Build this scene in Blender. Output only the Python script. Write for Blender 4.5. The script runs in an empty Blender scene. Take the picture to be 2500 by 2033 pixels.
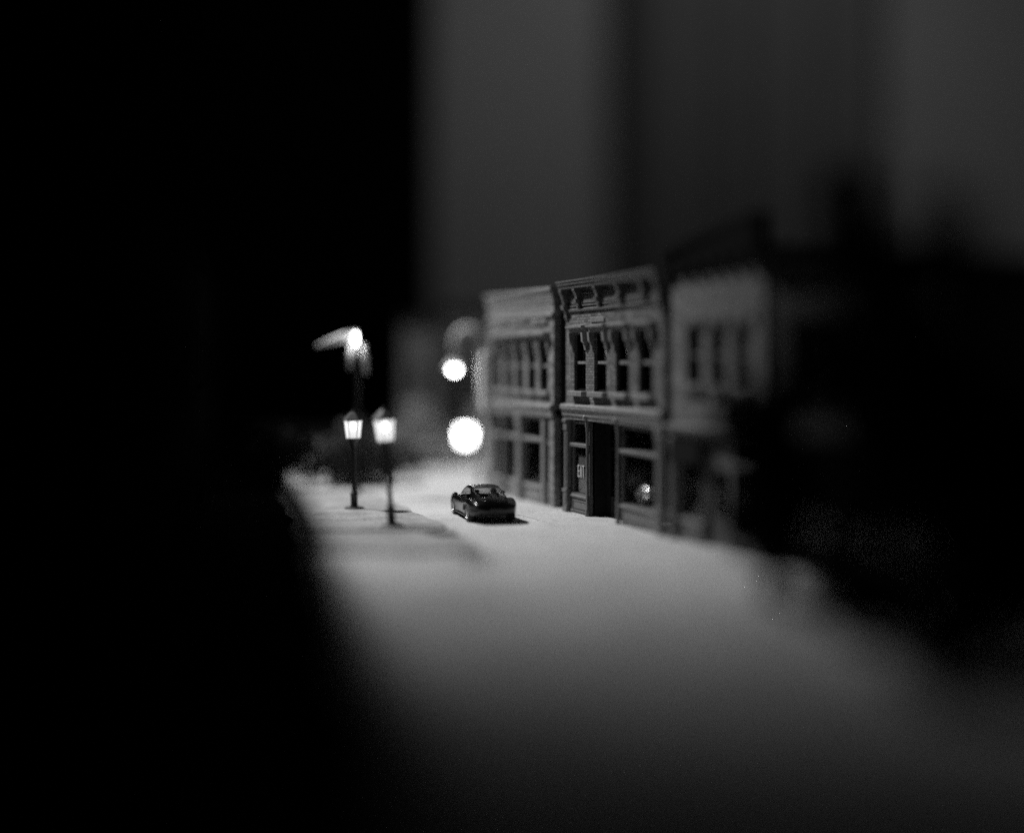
import bpy, bmesh, math, random
from mathutils import Vector, Matrix, noise

R = math.radians
random.seed(7)
SC = bpy.context.scene
COL = SC.collection

# ------------------------------------------------------------------ camera
# one unit = one metre at the model's own scale; eye 5.7 up, looking along +Y
FPX, CX, HY, EYE = 3000.0, 1250.0, 891.0, 5.7
cam = bpy.data.cameras.new('camera')
cam.sensor_fit = 'HORIZONTAL'
cam.sensor_width = 138.0
cam.lens = 138.0 * FPX / 2500.0
cam.shift_x = 0.0
cam.shift_y = -(2033 / 2 - HY) / 2500.0
cam.clip_start = 0.2
cam.clip_end = 2000
cam.dof.use_dof = True
cam.dof.focus_distance = 46.0
cam.dof.aperture_fstop = cam.lens / 3200.0
cam_o = bpy.data.objects.new('camera', cam)
cam_o.location = (0, 0, EYE)
cam_o.rotation_euler = (R(90), 0, 0)
COL.objects.link(cam_o)
SC.camera = cam_o

# ------------------------------------------------------------------ world, lamps, exposure
w = bpy.data.worlds.new('World')
SC.world = w
w.use_nodes = True
w.node_tree.nodes['Background'].inputs[0].default_value = (1, 1, 1, 1)
w.node_tree.nodes['Background'].inputs[1].default_value = 0.006


def spot(name, loc, target, power, size, blend, radius):
    l = bpy.data.lights.new(name, 'SPOT')
    l.energy = power
    l.spot_size = R(size)
    l.spot_blend = blend
    l.shadow_soft_size = radius
    o = bpy.data.objects.new(name, l)
    o.location = loc
    d = Vector(target) - Vector(loc)
    o.rotation_euler = d.to_track_quat('-Z', 'Y').to_euler()
    COL.objects.link(o)
    return o


spot('desk_lamp', (-32, 61, 50), (-3, 56, 0), 212000, 66, 1.0, 2.6)
spot('backdrop_fill', (20, 92, 84), (24, 150, 24), 24000, 120, 1.0, 6.0)  # added fill lamp that brightens the backdrop wall, no such source seen

vs = SC.view_settings
vs.view_transform = 'Standard'
vs.look = 'None'
vs.exposure = 0
vs.gamma = 1
SC.cycles.use_denoising = False
SC.cycles.max_bounces = 8
SC.cycles.diffuse_bounces = 2
SC.cycles.transparent_max_bounces = 12
SC.cycles.caustics_reflective = False
SC.cycles.caustics_refractive = False
SC.cycles.sample_clamp_indirect = 1.0
SC.cycles.sample_clamp_direct = 30.0


# ------------------------------------------------------------------ materials
def mat(name, g=0.2, rough=0.7, metal=0.0, var=0.0, scale=3.0, bump=0.0, bscale=20.0, coat=0.0, emit=0.0):
    m = bpy.data.materials.new(name)
    m.use_nodes = True
    nt = m.node_tree
    b = nt.nodes['Principled BSDF']
    b.inputs['Base Color'].default_value = (g, g, g, 1)
    b.inputs['Roughness'].default_value = rough
    b.inputs['Metallic'].default_value = metal
    b.inputs['Coat Weight'].default_value = coat
    if emit:
        b.inputs['Emission Color'].default_value = (1, 1, 1, 1)
        b.inputs['Emission Strength'].default_value = emit
    if var or bump:
        tc = nt.nodes.new('ShaderNodeTexCoord')
        if var:
            n = nt.nodes.new('ShaderNodeTexNoise')
            n.inputs['Scale'].default_value = scale
            n.inputs['Detail'].default_value = 8
            n.inputs['Roughness'].default_value = 0.65
            nt.links.new(tc.outputs['Object'], n.inputs['Vector'])
            mr = nt.nodes.new('ShaderNodeMapRange')
            mr.inputs[1].default_value = 0.3
            mr.inputs[2].default_value = 0.7
            mr.inputs[3].default_value = g * (1 - var)
            mr.inputs[4].default_value = g * (1 + var)
            nt.links.new(n.outputs['Fac'], mr.inputs[0])
            nt.links.new(mr.outputs[0], b.inputs['Base Color'])
        if bump:
            n2 = nt.nodes.new('ShaderNodeTexNoise')
            n2.inputs['Scale'].default_value = bscale
            n2.inputs['Detail'].default_value = 5
            nt.links.new(tc.outputs['Object'], n2.inputs['Vector'])
            bp = nt.nodes.new('ShaderNodeBump')
            bp.inputs['Strength'].default_value = 1.0
            bp.inputs['Distance'].default_value = bump
            nt.links.new(n2.outputs['Fac'], bp.inputs['Height'])
            nt.links.new(bp.outputs[0], b.inputs['Normal'])
    return m


def brick_mat(name, g, mort, row=0.10, length=0.27, bump=0.06, var=0.4):
    m = bpy.data.materials.new(name)
    m.use_nodes = True
    nt = m.node_tree
    L = nt.links.new
    b = nt.nodes['Principled BSDF']
    b.inputs['Roughness'].default_value = 0.42
    tc = nt.nodes.new('ShaderNodeTexCoord')
    sx = nt.nodes.new('ShaderNodeSeparateXYZ')
    L(tc.outputs['Object'], sx.inputs[0])
    ad = nt.nodes.new('ShaderNodeMath')
    ad.operation = 'ADD'
    L(sx.outputs[0], ad.inputs[0])
    L(sx.outputs[1], ad.inputs[1])
    cb = nt.nodes.new('ShaderNodeCombineXYZ')
    L(ad.outputs[0], cb.inputs[0])
    L(sx.outputs[2], cb.inputs[1])
    br = nt.nodes.new('ShaderNodeTexBrick')
    br.inputs['Scale'].default_value = 1.0
    br.inputs['Brick Width'].default_value = length
    br.inputs['Row Height'].default_value = row
    br.inputs['Mortar Size'].default_value = 0.012
    br.inputs['Mortar Smooth'].default_value = 0.3
    br.inputs['Color1'].default_value = (g * (1 - var), ) * 3 + (1,)
    br.inputs['Color2'].default_value = (g * (1 + var), ) * 3 + (1,)
    br.inputs['Mortar'].default_value = (mort, mort, mort, 1)
    L(cb.outputs[0], br.inputs['Vector'])
    n = nt.nodes.new('ShaderNodeTexNoise')
    n.inputs['Scale'].default_value = 1.6
    n.inputs['Detail'].default_value = 9
    L(tc.outputs['Object'], n.inputs['Vector'])
    mr = nt.nodes.new('ShaderNodeMapRange')
    mr.inputs[1].default_value = 0.3
    mr.inputs[2].default_value = 0.75
    mr.inputs[3].default_value = 0.72
    mr.inputs[4].default_value = 1.3
    L(n.outputs['Fac'], mr.inputs[0])
    mx = nt.nodes.new('ShaderNodeMix')
    mx.data_type = 'RGBA'
    mx.blend_type = 'MULTIPLY'
    mx.inputs[0].default_value = 1.0
    L(br.outputs['Color'], mx.inputs[6])
    L(mr.outputs[0], mx.inputs[7])
    L(mx.outputs[2], b.inputs['Base Color'])
    inv = nt.nodes.new('ShaderNodeMath')
    inv.operation = 'SUBTRACT'
    inv.inputs[0].default_value = 1.0
    L(br.outputs['Fac'], inv.inputs[1])
    bp = nt.nodes.new('ShaderNodeBump')
    bp.inputs['Distance'].default_value = bump
    L(inv.outputs[0], bp.inputs['Height'])
    L(bp.outputs[0], b.inputs['Normal'])
    return m


def glass_mat(name, tint=0.6, ior=1.45, rough=0.02, bump=0.0, bscale=8.0):
    m = bpy.data.materials.new(name)
    m.use_nodes = True
    nt = m.node_tree
    nt.nodes.remove(nt.nodes['Principled BSDF'])
    out = nt.nodes['Material Output']
    t = nt.nodes.new('ShaderNodeBsdfTransparent')
    t.inputs[0].default_value = (tint, tint, tint, 1)
    g = nt.nodes.new('ShaderNodeBsdfGlossy')
    g.inputs['Roughness'].default_value = rough
    f = nt.nodes.new('ShaderNodeFresnel')
    geo = nt.nodes.new('ShaderNodeNewGeometry')          # same index on both faces of a thin pane
    mi = nt.nodes.new('ShaderNodeMapRange')
    mi.inputs[3].default_value = ior
    mi.inputs[4].default_value = 1.0 / ior
    nt.links.new(geo.outputs['Backfacing'], mi.inputs[0])
    nt.links.new(mi.outputs[0], f.inputs[0])
    mx = nt.nodes.new('ShaderNodeMixShader')
    nt.links.new(f.outputs[0], mx.inputs[0])
    nt.links.new(t.outputs[0], mx.inputs[1])
    nt.links.new(g.outputs[0], mx.inputs[2])
    nt.links.new(mx.outputs[0], out.inputs[0])
    if bump:
        tc = nt.nodes.new('ShaderNodeTexCoord')
        n2 = nt.nodes.new('ShaderNodeTexNoise')
        n2.inputs['Scale'].default_value = bscale
        nt.links.new(tc.outputs['Object'], n2.inputs['Vector'])
        bp = nt.nodes.new('ShaderNodeBump')
        bp.inputs['Distance'].default_value = bump
        nt.links.new(n2.outputs['Fac'], bp.inputs['Height'])
        nt.links.new(bp.outputs[0], g.inputs['Normal'])
        nt.links.new(bp.outputs[0], f.inputs['Normal'])
    return m


def frosted_mat(name, trans=0.3, g=0.75, glow=0.0):
    m = bpy.data.materials.new(name)
    m.use_nodes = True
    nt = m.node_tree
    nt.nodes.remove(nt.nodes['Principled BSDF'])
    t = nt.nodes.new('ShaderNodeBsdfTransparent')
    d = nt.nodes.new('ShaderNodeBsdfTranslucent')
    d.inputs[0].default_value = (g, g, g, 1)
    mx = nt.nodes.new('ShaderNodeMixShader')
    mx.inputs[0].default_value = 1 - trans
    nt.links.new(t.outputs[0], mx.inputs[1])
    nt.links.new(d.outputs[0], mx.inputs[2])
    ad = nt.nodes.new('ShaderNodeAddShader')
    e = nt.nodes.new('ShaderNodeEmission')
    e.inputs[1].default_value = glow
    nt.links.new(mx.outputs[0], ad.inputs[0])
    nt.links.new(e.outputs[0], ad.inputs[1])
    nt.links.new(ad.outputs[0], nt.nodes['Material Output'].inputs[0])
    return m


def emit_mat(name, s):
    m = bpy.data.materials.new(name)
    m.use_nodes = True
    nt = m.node_tree
    nt.nodes.remove(nt.nodes['Principled BSDF'])
    e = nt.nodes.new('ShaderNodeEmission')
    e.inputs[1].default_value = s
    nt.links.new(e.outputs[0], nt.nodes['Material Output'].inputs[0])
    return m


def leaf_mat(name, g):
    m = mat(name, g, 0.75, var=0.5, scale=2.0)
    return m


M = {
    'brick_far': brick_mat('brick_far', 0.24, 0.13),
    'brick_mid': brick_mat('brick_mid', 0.15, 0.05),
    'brick_near': brick_mat('brick_near', 0.15, 0.11),
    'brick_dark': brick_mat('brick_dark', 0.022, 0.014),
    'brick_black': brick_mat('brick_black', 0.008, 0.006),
    'felt': mat('felt', 0.004, 0.95),
    'brick_back': brick_mat('brick_back', 0.10, 0.07),
    'trim_far': mat('trim_far', 0.22, 0.42, var=0.3, scale=4, bump=0.01, bscale=30),
    'trim_mid': mat('trim_mid', 0.13, 0.36, var=0.35, scale=5, bump=0.012, bscale=26),
    'trim_light': mat('trim_light', 0.2, 0.36, var=0.35, scale=6, bump=0.01, bscale=26),
    'trim_dark': mat('trim_dark', 0.018, 0.5, var=0.3, scale=5),
    'roofing': mat('roofing', 0.04, 0.9, var=0.3, scale=3),
    'inside': mat('inside', 0.03, 0.9),
    'glass': glass_mat('glass', 0.8, 1.3, 0.13),
    'lantern_clear': frosted_mat('lantern_clear', 0.3, 0.1, 14.0),
    'film': glass_mat('film', 0.6, 1.7, 0.03, bump=0.25, bscale=5.0),
    'frosted': frosted_mat('frosted', 0.4, 0.25, 0.62),
    'lamp_black': mat('lamp_black', 0.012, 0.45, var=0.3, scale=8),
    'lamp_grey': mat('lamp_grey', 0.6, 0.45, var=0.2, scale=4),
    'highlight_white': mat('highlight_white', 0.88, 0.6),
    'steel': mat('steel', 0.6, 0.22, 1.0, bump=0.03, bscale=9),
    'bulb': emit_mat('bulb', 7.0),
    'bulb_far': emit_mat('bulb_far', 24.0),
    'bulb_lantern': emit_mat('bulb_lantern', 30.0),
    'bulb_corner': emit_mat('bulb_corner', 14.0),
    'paint': mat('paint', 0.003, 0.2),
    'plastic': mat('plastic', 0.012, 0.5),
    'tyre': mat('tyre', 0.012, 0.75),
    'rim': mat('rim', 0.55, 0.25, 0.9),
    'seat': mat('seat', 0.3, 0.6),
    'car_glass': glass_mat('car_glass', 0.7, 1.5),
    'tail_glass': mat('tail_glass', 0.05, 0.12, coat=1.0),
    'plate': mat('plate', 0.02, 0.5),
    'paper': mat('paper', 0.20, 0.8, var=0.2, scale=6),
    'letter': mat('letter', 0.5, 0.7),
    'foil': mat('foil', 0.7, 0.18, 1.0),
    'bark': mat('bark', 0.02, 0.9, var=0.4, scale=6, bump=0.04, bscale=10),
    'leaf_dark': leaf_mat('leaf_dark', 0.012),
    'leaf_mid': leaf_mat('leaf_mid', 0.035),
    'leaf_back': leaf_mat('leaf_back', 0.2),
    'wall_paint': mat('wall_paint', 0.42, 0.9, var=0.06, scale=0.05),
    'curtain': mat('curtain', 0.17, 0.95, var=0.1, scale=0.2),
    'post': mat('post', 0.08, 0.8),
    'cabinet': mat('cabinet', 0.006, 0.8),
    'ground_shade': mat('ground_shade', 0.02, 0.95, var=0.4, scale=2, bump=0.05, bscale=6),  # shade of the left ground put into a near-black colour
    'grit': mat('grit', 0.05, 0.9),
}


def ground_mat(name, g, dirt, dscale):
    m = bpy.data.materials.new(name)
    m.use_nodes = True
    nt = m.node_tree
    L = nt.links.new
    b = nt.nodes['Principled BSDF']
    b.inputs['Roughness'].default_value = 0.85
    tc = nt.nodes.new('ShaderNodeTexCoord')
    n1 = nt.nodes.new('ShaderNodeTexNoise')
    n1.inputs['Scale'].default_value = dscale
    n1.inputs['Detail'].default_value = 10
    n1.inputs['Roughness'].default_value = 0.7
    L(tc.outputs['Object'], n1.inputs['Vector'])
    r1 = nt.nodes.new('ShaderNodeMapRange')
    r1.inputs[1].default_value = 0.35
    r1.inputs[2].default_value = 0.62
    r1.inputs[3].default_value = g * (1 - dirt)
    r1.inputs[4].default_value = g
    L(n1.outputs['Fac'], r1.inputs[0])
    n2 = nt.nodes.new('ShaderNodeTexNoise')
    n2.inputs['Scale'].default_value = 9
    n2.inputs['Detail'].default_value = 9
    n2.inputs['Roughness'].default_value = 0.8
    L(tc.outputs['Object'], n2.inputs['Vector'])
    r2 = nt.nodes.new('ShaderNodeMapRange')
    r2.inputs[1].default_value = 0.3
    r2.inputs[2].default_value = 0.7
    r2.inputs[3].default_value = 0.62
    r2.inputs[4].default_value = 1.2
    L(n2.outputs['Fac'], r2.inputs[0])
    mu = nt.nodes.new('ShaderNodeMath')
    mu.operation = 'MULTIPLY'
    L(r1.outputs[0], mu.inputs[0])
    L(r2.outputs[0], mu.inputs[1])
    L(mu.outputs[0], b.inputs['Base Color'])
    bp = nt.nodes.new('ShaderNodeBump')
    bp.inputs['Distance'].default_value = 0.06
    L(n2.outputs['Fac'], bp.inputs['Height'])
    L(bp.outputs[0], b.inputs['Normal'])
    return m


for _k in ('felt', 'brick_black', 'cabinet', 'leaf_dark', 'trim_dark', 'inside', 'roofing', 'ground_shade'):
    M[_k].node_tree.nodes['Principled BSDF'].inputs['Specular IOR Level'].default_value = 0.0
M['paint'].node_tree.nodes['Principled BSDF'].inputs['IOR'].default_value = 1.6
M['ground'] = ground_mat('ground', 0.63, 0.30, 0.28)
M['walk'] = ground_mat('walk', 0.58, 0.22, 0.8)
M['slab'] = ground_mat('slab', 0.40, 0.4, 0.9)


# ------------------------------------------------------------------ mesh builder
class MB:
    def __init__(s):
        s.v, s.f = [], []

    def add(s, vs, fs):
        o = len(s.v)
        s.v += [tuple(x) for x in vs]
        s.f += [tuple(i + o for i in f) for f in fs]
        return s

    def box(s, x0, x1, y0, y1, z0, z1):
        return s.add([(x0, y0, z0), (x1, y0, z0), (x1, y1, z0), (x0, y1, z0), (x0, y0, z1), (x1, y0, z1), (x1, y1, z1), (x0, y1, z1)],
                     [(0, 3, 2, 1), (4, 5, 6, 7), (0, 1, 5, 4), (1, 2, 6, 5), (2, 3, 7, 6), (3, 0, 4, 7)])

    def cbox(s, x0, x1, y0, y1, z0, z1, c=0.02):
        """box with chamfered edges"""
        bm = bmesh.new()
        vs_ = [bm.verts.new(p) for p in [(x0, y0, z0), (x1, y0, z0), (x1, y1, z0), (x0, y1, z0), (x0, y0, z1), (x1, y0, z1), (x1, y1, z1), (x0, y1, z1)]]
        for f in [(0, 3, 2, 1), (4, 5, 6, 7), (0, 1, 5, 4), (1, 2, 6, 5), (2, 3, 7, 6), (3, 0, 4, 7)]:
            bm.faces.new([vs_[i] for i in f])
        bmesh.ops.bevel(bm, geom=bm.edges[:], offset=c, segments=1, affect='EDGES')
        return s.from_bm(bm)

    def from_bm(s, bm):
        bm.verts.index_update()
        s.add([v.co[:] for v in bm.verts], [[v.index for v in f.verts] for f in bm.faces])
        bm.free()
        return s

    def extrude_u(s, prof, u0, u1):
        """prof: (outward, z) polygon, run along local x; outward is -y"""
        n = len(prof)
        vs_ = [(u0, -d, z) for d, z in prof] + [(u1, -d, z) for d, z in prof]
        fs = [(i, (i + 1) % n, n + (i + 1) % n, n + i) for i in range(n)]
        fs += [tuple(range(n))[::-1], tuple(range(n, 2 * n))]
        return s.add(vs_, fs)

    def extrude_y(s, poly, y0, y1):
        """poly: (x, z) polygon, run along y"""
        n = len(poly)
        vs_ = [(x, y0, z) for x, z in poly] + [(x, y1, z) for x, z in poly]
        fs = [(i, (i + 1) % n, n + (i + 1) % n, n + i) for i in range(n)]
        fs += [tuple(range(n))[::-1], tuple(range(n, 2 * n))]
        return s.add(vs_, fs)

    def extrude_z(s, poly, z0, z1):
        n = len(poly)
        vs_ = [(x, y, z0) for x, y in poly] + [(x, y, z1) for x, y in poly]
        fs = [(i, (i + 1) % n, n + (i + 1) % n, n + i) for i in range(n)]
        fs += [tuple(range(n))[::-1], tuple(range(n, 2 * n))]
        return s.add(vs_, fs)

    def lathe(s, prof, n=20, c=(0, 0), rot=0.0):
        """prof: (r, z)"""
        vs_, fs = [], []
        for r, z in prof:
            for k in range(n):
                a = rot + 2 * math.pi * k / n
                vs_.append((c[0] + r * math.cos(a), c[1] + r * math.sin(a), z))
        for i in range(len(prof) - 1):
            for k in range(n):
                k2 = (k + 1) % n
                fs.append((i * n + k, i * n + k2, (i + 1) * n + k2, (i + 1) * n + k))
        if prof[0] != prof[-1]:                # a closed ring profile needs no end caps
            fs.append(tuple(range(n))[::-1])
            fs.append(tuple((len(prof) - 1) * n + k for k in range(n)))
        return s.add(vs_, fs)

    def lathe_x(s, prof, n=28, c=(0, 0, 0)):
        """prof: (r, x) round the x axis"""
        m = MB().lathe(prof, n)
        return s.add([(c[0] + v[2], c[1] + v[0], c[2] + v[1]) for v in m.v], m.f)

    def tube(s, pts, rad, n=8):
        pts = [Vector(p) for p in pts]
        if not isinstance(rad, (list, tuple)):
            rad = [rad] * len(pts)
        vs_, fs = [], []
        up = Vector((0.13, 0.31, 0.94))
        for i, p in enumerate(pts):
            t = (pts[min(i + 1, len(pts) - 1)] - pts[max(i - 1, 0)]).normalized()
            a = t.cross(up)
            if a.length < 1e-3:
                a = t.cross(Vector((1, 0, 0)))
            a.normalize()
            b = t.cross(a)
            for k in range(n):
                an = 2 * math.pi * k / n
                vs_.append(p + rad[i] * (a * math.cos(an) + b * math.sin(an)))
        for i in range(len(pts) - 1):
            for k in range(n):
                k2 = (k + 1) % n
                fs.append((i * n + k, i * n + k2, (i + 1) * n + k2, (i + 1) * n + k))
        fs.append(tuple(range(n))[::-1])
        fs.append(tuple((len(pts) - 1) * n + k for k in range(n)))
        return s.add(vs_, fs)

    def mesh(s, name, smooth=False):
        me = bpy.data.meshes.new(name)
        me.from_pydata(s.v, [], s.f)
        bm = bmesh.new()
        bm.from_mesh(me)
        bmesh.ops.recalc_face_normals(bm, faces=bm.faces)
        bm.to_mesh(me)
        bm.free()
        if smooth:
            for p in me.polygons:
                p.use_smooth = True
        return me

    def build(s, name, m, parent=None, smooth=False, angle=None):
        me = s.mesh(name, smooth)
        me.materials.append(m)
        if angle is not None:
            me.set_sharp_from_angle(angle=R(angle))
        o = bpy.data.objects.new(name, me)
        COL.objects.link(o)
        o.parent = parent
        return o


def tag(o, label=None, cat=None, group=None, kind=None):
    for k, v in (('label', label), ('category', cat), ('group', group), ('kind', kind)):
        if v:
            o[k] = v
    return o


def empty(name, loc, rz=0.0, label=None, cat=None, group=None):
    o = bpy.data.objects.new(name, None)
    o.empty_display_size = 0.3
    o.location = loc
    o.rotation_euler = (0, 0, rz)
    COL.objects.link(o)
    return tag(o, label, cat, group)


def copy_part(o, parent, loc=(0, 0, 0)):
    c = o.copy()
    COL.objects.link(c)
    c.parent = parent
    c.location = Vector(o.location) + Vector(loc)
    return c


def on_ground(px, py, z=0.0):
    """survey point of the photograph -> place on the level z"""
    y = (EYE - z) * FPX / (py - HY)
    return Vector(((px - CX) * y / FPX, y, z))


# ------------------------------------------------------------------ setting
me = MB().box(-45, 45, 4, 98, -1.5, 0)
tag(me.build('ground', M['ground']), 'pale gritty street surface of the model layout', None, kind='structure')

wall = MB().box(-140, 140, 150, 153, -60, 120).build('backdrop_wall', M['wall_paint'])
tag(wall, 'plain grey room wall behind the model street', None, kind='structure')

FD = Vector((0.388, -0.922)).normalized()      # along the shop fronts, towards the eye
FI = Vector((-FD.y, FD.x))                     # into the shops
P0 = Vector((2.094, 47.6))
ROT = math.atan2(FD.y, FD.x)


def fpt(s_, d=0.0, z=0.0):
    p = P0 + FD * s_ - FI * d
    return Vector((p.x, p.y, z))


# pavement along the shops: a low slab with a rounded kerb
pv = MB()
prof = [(2.0, -0.02), (2.0, 0.03), (1.985, 0.05), (1.95, 0.058), (-0.6, 0.058), (-0.6, -0.02)]
pv.extrude_u(prof, -16, 42)
pav = pv.build('pavement', M['walk'])
pav.location = fpt(0)
pav.rotation_euler = (0, 0, ROT)
tag(pav, 'pale pavement strip with a low kerb along the shop fronts', None, kind='structure')


def rounded_slab(name, pts, z0, z1, label):
    bm = bmesh.new()
    m = MB().extrude_z(pts, z0, z1)
    o = m.build(name, M['slab'])
    tag(o, label, None, kind='structure')
    return o


def corner_pts(x0, x1, y0, y1, r):
    pts = [(x0, y1), (x0, y0)]
    for k in range(9):
        a = -math.pi / 2 + k * math.pi / 16
        pts.append((x1 - r + r * math.cos(a), y0 + r + r * math.sin(a)))
    return pts


def uneven(pts, amp, step=0.35, seed=0.0):
    out = []
    n = len(pts)
    for i in range(n):
        a, b = Vector(pts[i]), Vector(pts[(i + 1) % n])
        k = max(1, int((b - a).length / step))
        for j in range(k):
            p = a.lerp(b, j / k)
            q = noise.noise(Vector((p.x * 0.9 + seed, p.y * 0.9, 3.3)))
            q2 = noise.noise(Vector((p.x * 0.9, p.y * 0.9 + seed, 9.1)))
            out.append((p.x + amp * q, p.y + amp * q2))
    return out


# left pavement with the two lamps (upper), and the lower apron in front of it
SLAB_A, SLAB_B = 0.12, 0.06
a_pts = [(-22, 54), (-22, 41.9), (-3.0, 41.7), (-2.45, 42.0), (-2.25, 42.6), (-2.5, 43.6), (-3.6, 46.5), (-6.2, 54)]
rounded_slab('left_pavement', uneven(a_pts, 0.22, seed=4.0), 0.0, SLAB_A, 'worn left pavement under the two street lanterns')
b_pts = [(-22, 44.5), (-22, 37.3), (-1.6, 37.1), (-1.05, 37.4), (-0.9, 38.0), (-1.3, 39.5), (-2.0, 42.0), (-2.7, 44.5)]
rounded_slab('street_apron', uneven(b_pts, 0.25, seed=8.0), -0.01, SLAB_B, 'low worn apron in front of the left pavement')


# near-black sheet that paints shade on the ground before the left buildings
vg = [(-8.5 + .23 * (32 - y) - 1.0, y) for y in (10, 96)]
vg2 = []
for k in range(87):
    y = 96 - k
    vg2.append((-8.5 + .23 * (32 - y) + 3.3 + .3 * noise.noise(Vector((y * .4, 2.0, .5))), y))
o = MB().extrude_z(vg + vg2, -.02, .125).build('shade_strip', M['ground_shade'])
tag(o, 'near-black strip painting in the shade along the unlit left buildings', None, kind='structure')

# ------------------------------------------------------------------ buildings
def wall_with_holes(u0, u1, z0, z1, holes, t=0.28, y=0.0):
    """front wall in the plane y, thickness t inwards; holes: (u0,u1,z0,z1)"""
    us = sorted(set([u0, u1] + [h[0] for h in holes] + [h[1] for h in holes]))
    zs = sorted(set([z0, z1] + [h[2] for h in holes] + [h[3] for h in holes]))
    us = [u for u in us if u0 <= u <= u1]
    zs = [z for z in zs if z0 <= z <= z1]
    nu, nz = len(us) - 1, len(zs) - 1

    def solid(i, j):
        if i < 0 or j < 0 or i >= nu or j >= nz:
            return False
        cu, cz = (us[i] + us[i + 1]) / 2, (zs[j] + zs[j + 1]) / 2
        return not any(h[0] < cu < h[1] and h[2] < cz < h[3] for h in holes)
    m = MB()
    ya, yb = y, y + t
    for i in range(nu):
        for j in range(nz):
            if not solid(i, j):
                continue
            a, b, c, d = us[i], us[i + 1], zs[j], zs[j + 1]
            m.add([(a, ya, c), (b, ya, c), (b, ya, d), (a, ya, d)], [(0, 1, 2, 3)])
            m.add([(a, yb, c), (b, yb, c), (b, yb, d), (a, yb, d)], [(3, 2, 1, 0)])
            if not solid(i - 1, j):
                m.add([(a, ya, c), (a, ya, d), (a, yb, d), (a, yb, c)], [(0, 1, 2, 3)])
            if not solid(i + 1, j):
                m.add([(b, ya, c), (b, yb, c), (b, yb, d), (b, ya, d)], [(0, 1, 2, 3)])
            if not solid(i, j - 1):
                m.add([(a, ya, c), (a, yb, c), (b, yb, c), (b, ya, c)], [(0, 1, 2, 3)])
            if not solid(i, j + 1):
                m.add([(a, ya, d), (b, ya, d), (b, yb, d), (a, yb, d)], [(0, 1, 2, 3)])
    return m


def shell(root, W, H, D, brick, step=True):
    """side walls stepping down to the back, back wall, roof, upper floor"""
    for k, (a, b) in enumerate(((0.0, 0.26), (W - 0.26, W))):
        poly = [(0.285, 0), (D, 0), (D, H - 1.3), (D * 0.66, H - 1.3), (D * 0.66, H - 0.75), (D * 0.33, H - 0.75), (D * 0.33, H - 0.25), (0.285, H - 0.25)]
        m = MB()
        n = len(poly)
        vs_ = [(a, y, z) for y, z in poly] + [(b, y, z) for y, z in poly]
        fs = [(i, (i + 1) % n, n + (i + 1) % n, n + i) for i in range(n)] + [tuple(range(n))[::-1], tuple(range(n, 2 * n))]
        m.add(vs_, fs)
        m.build('side_wall', M['brick_dark'], root)  # darker than the front brick: the side's shade is in its colour
    MB().box(0.27, W - 0.27, D - 0.3, D - 0.02, 0, H - 1.4).build('back_wall', brick, root)
    MB().box(0.265, W - 0.265, 0.29, D - 0.31, H - 1.7, H - 1.5).build('roof', M['roofing'], root)
    MB().box(0.265, W - 0.265, 0.30, D - 0.31, 3.85, 4.05).build('upper_floor', M['inside'], root)


def sash_window(root, uc, zb, wd, ht, trim, hood='ears', y=0.0, deep=0.18, sill_out=0.2, ear=1.0):
    """frame in a wall opening centred on uc"""
    a, b = uc - wd / 2, uc + wd / 2
    fr = 0.075
    m = MB()
    m.box(a + .002, a + fr, y + deep - .05, y + deep + .06, zb + .002, zb + ht - .002)
    m.box(b - fr, b - .002, y + deep - .05, y + deep + .06, zb + .002, zb + ht - .002)
    m.box(a + fr, b - fr, y + deep - .05, y + deep + .06, zb + ht - fr, zb + ht - .002)
    m.box(a + fr, b - fr, y + deep - .05, y + deep + .06, zb + .002, zb + fr)
    win = m.build('window', M['trim_dark'], root)
    MB().box(a + fr + .002, b - fr - .002, y + deep - .075, y + deep + .03, zb + ht * .5 - .05, zb + ht * .5 + .05).build('meeting_rail', trim, win)
    MB().box(a + fr, b - fr, y + deep + .035, y + deep + .05, zb + fr, zb + ht - fr).build('pane', M['glass'], win)
    MB().cbox(a - .14, b + .14, y - sill_out, y + .1, zb - .2, zb - .003, .025).build('sill', trim, win)
    m = MB()
    if hood == 'ears':
        m.extrude_u([(0.0 - y, zb + ht + .06), (.14 - y, zb + ht + .06), (.17 - y, zb + ht + .2), (.30 - y, zb + ht + .24), (.30 - y, zb + ht + .31), (-y, zb + ht + .36)], a - .17, b + .17)
        for e0, e1 in ((a - .15, a - .002), (b + .002, b + .15)):
            m.extrude_u([(-y, zb + ht - .62), (.07 * ear - y, zb + ht - .6), (.12 * ear - y, zb + ht - .36), (.2 * ear - y, zb + ht - .28), (.23 * ear - y, zb + ht + .055), (-y, zb + ht + .055)], e0, e1)
    elif hood == 'flat':
        m.extrude_u([(-y, zb + ht + .02), (.1 - y, zb + ht + .02), (.14 - y, zb + ht + .26), (-y, zb + ht + .3)], a - .14, b + .14)
    if m.v:
        m.build('hood', trim, win)
    return win


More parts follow.
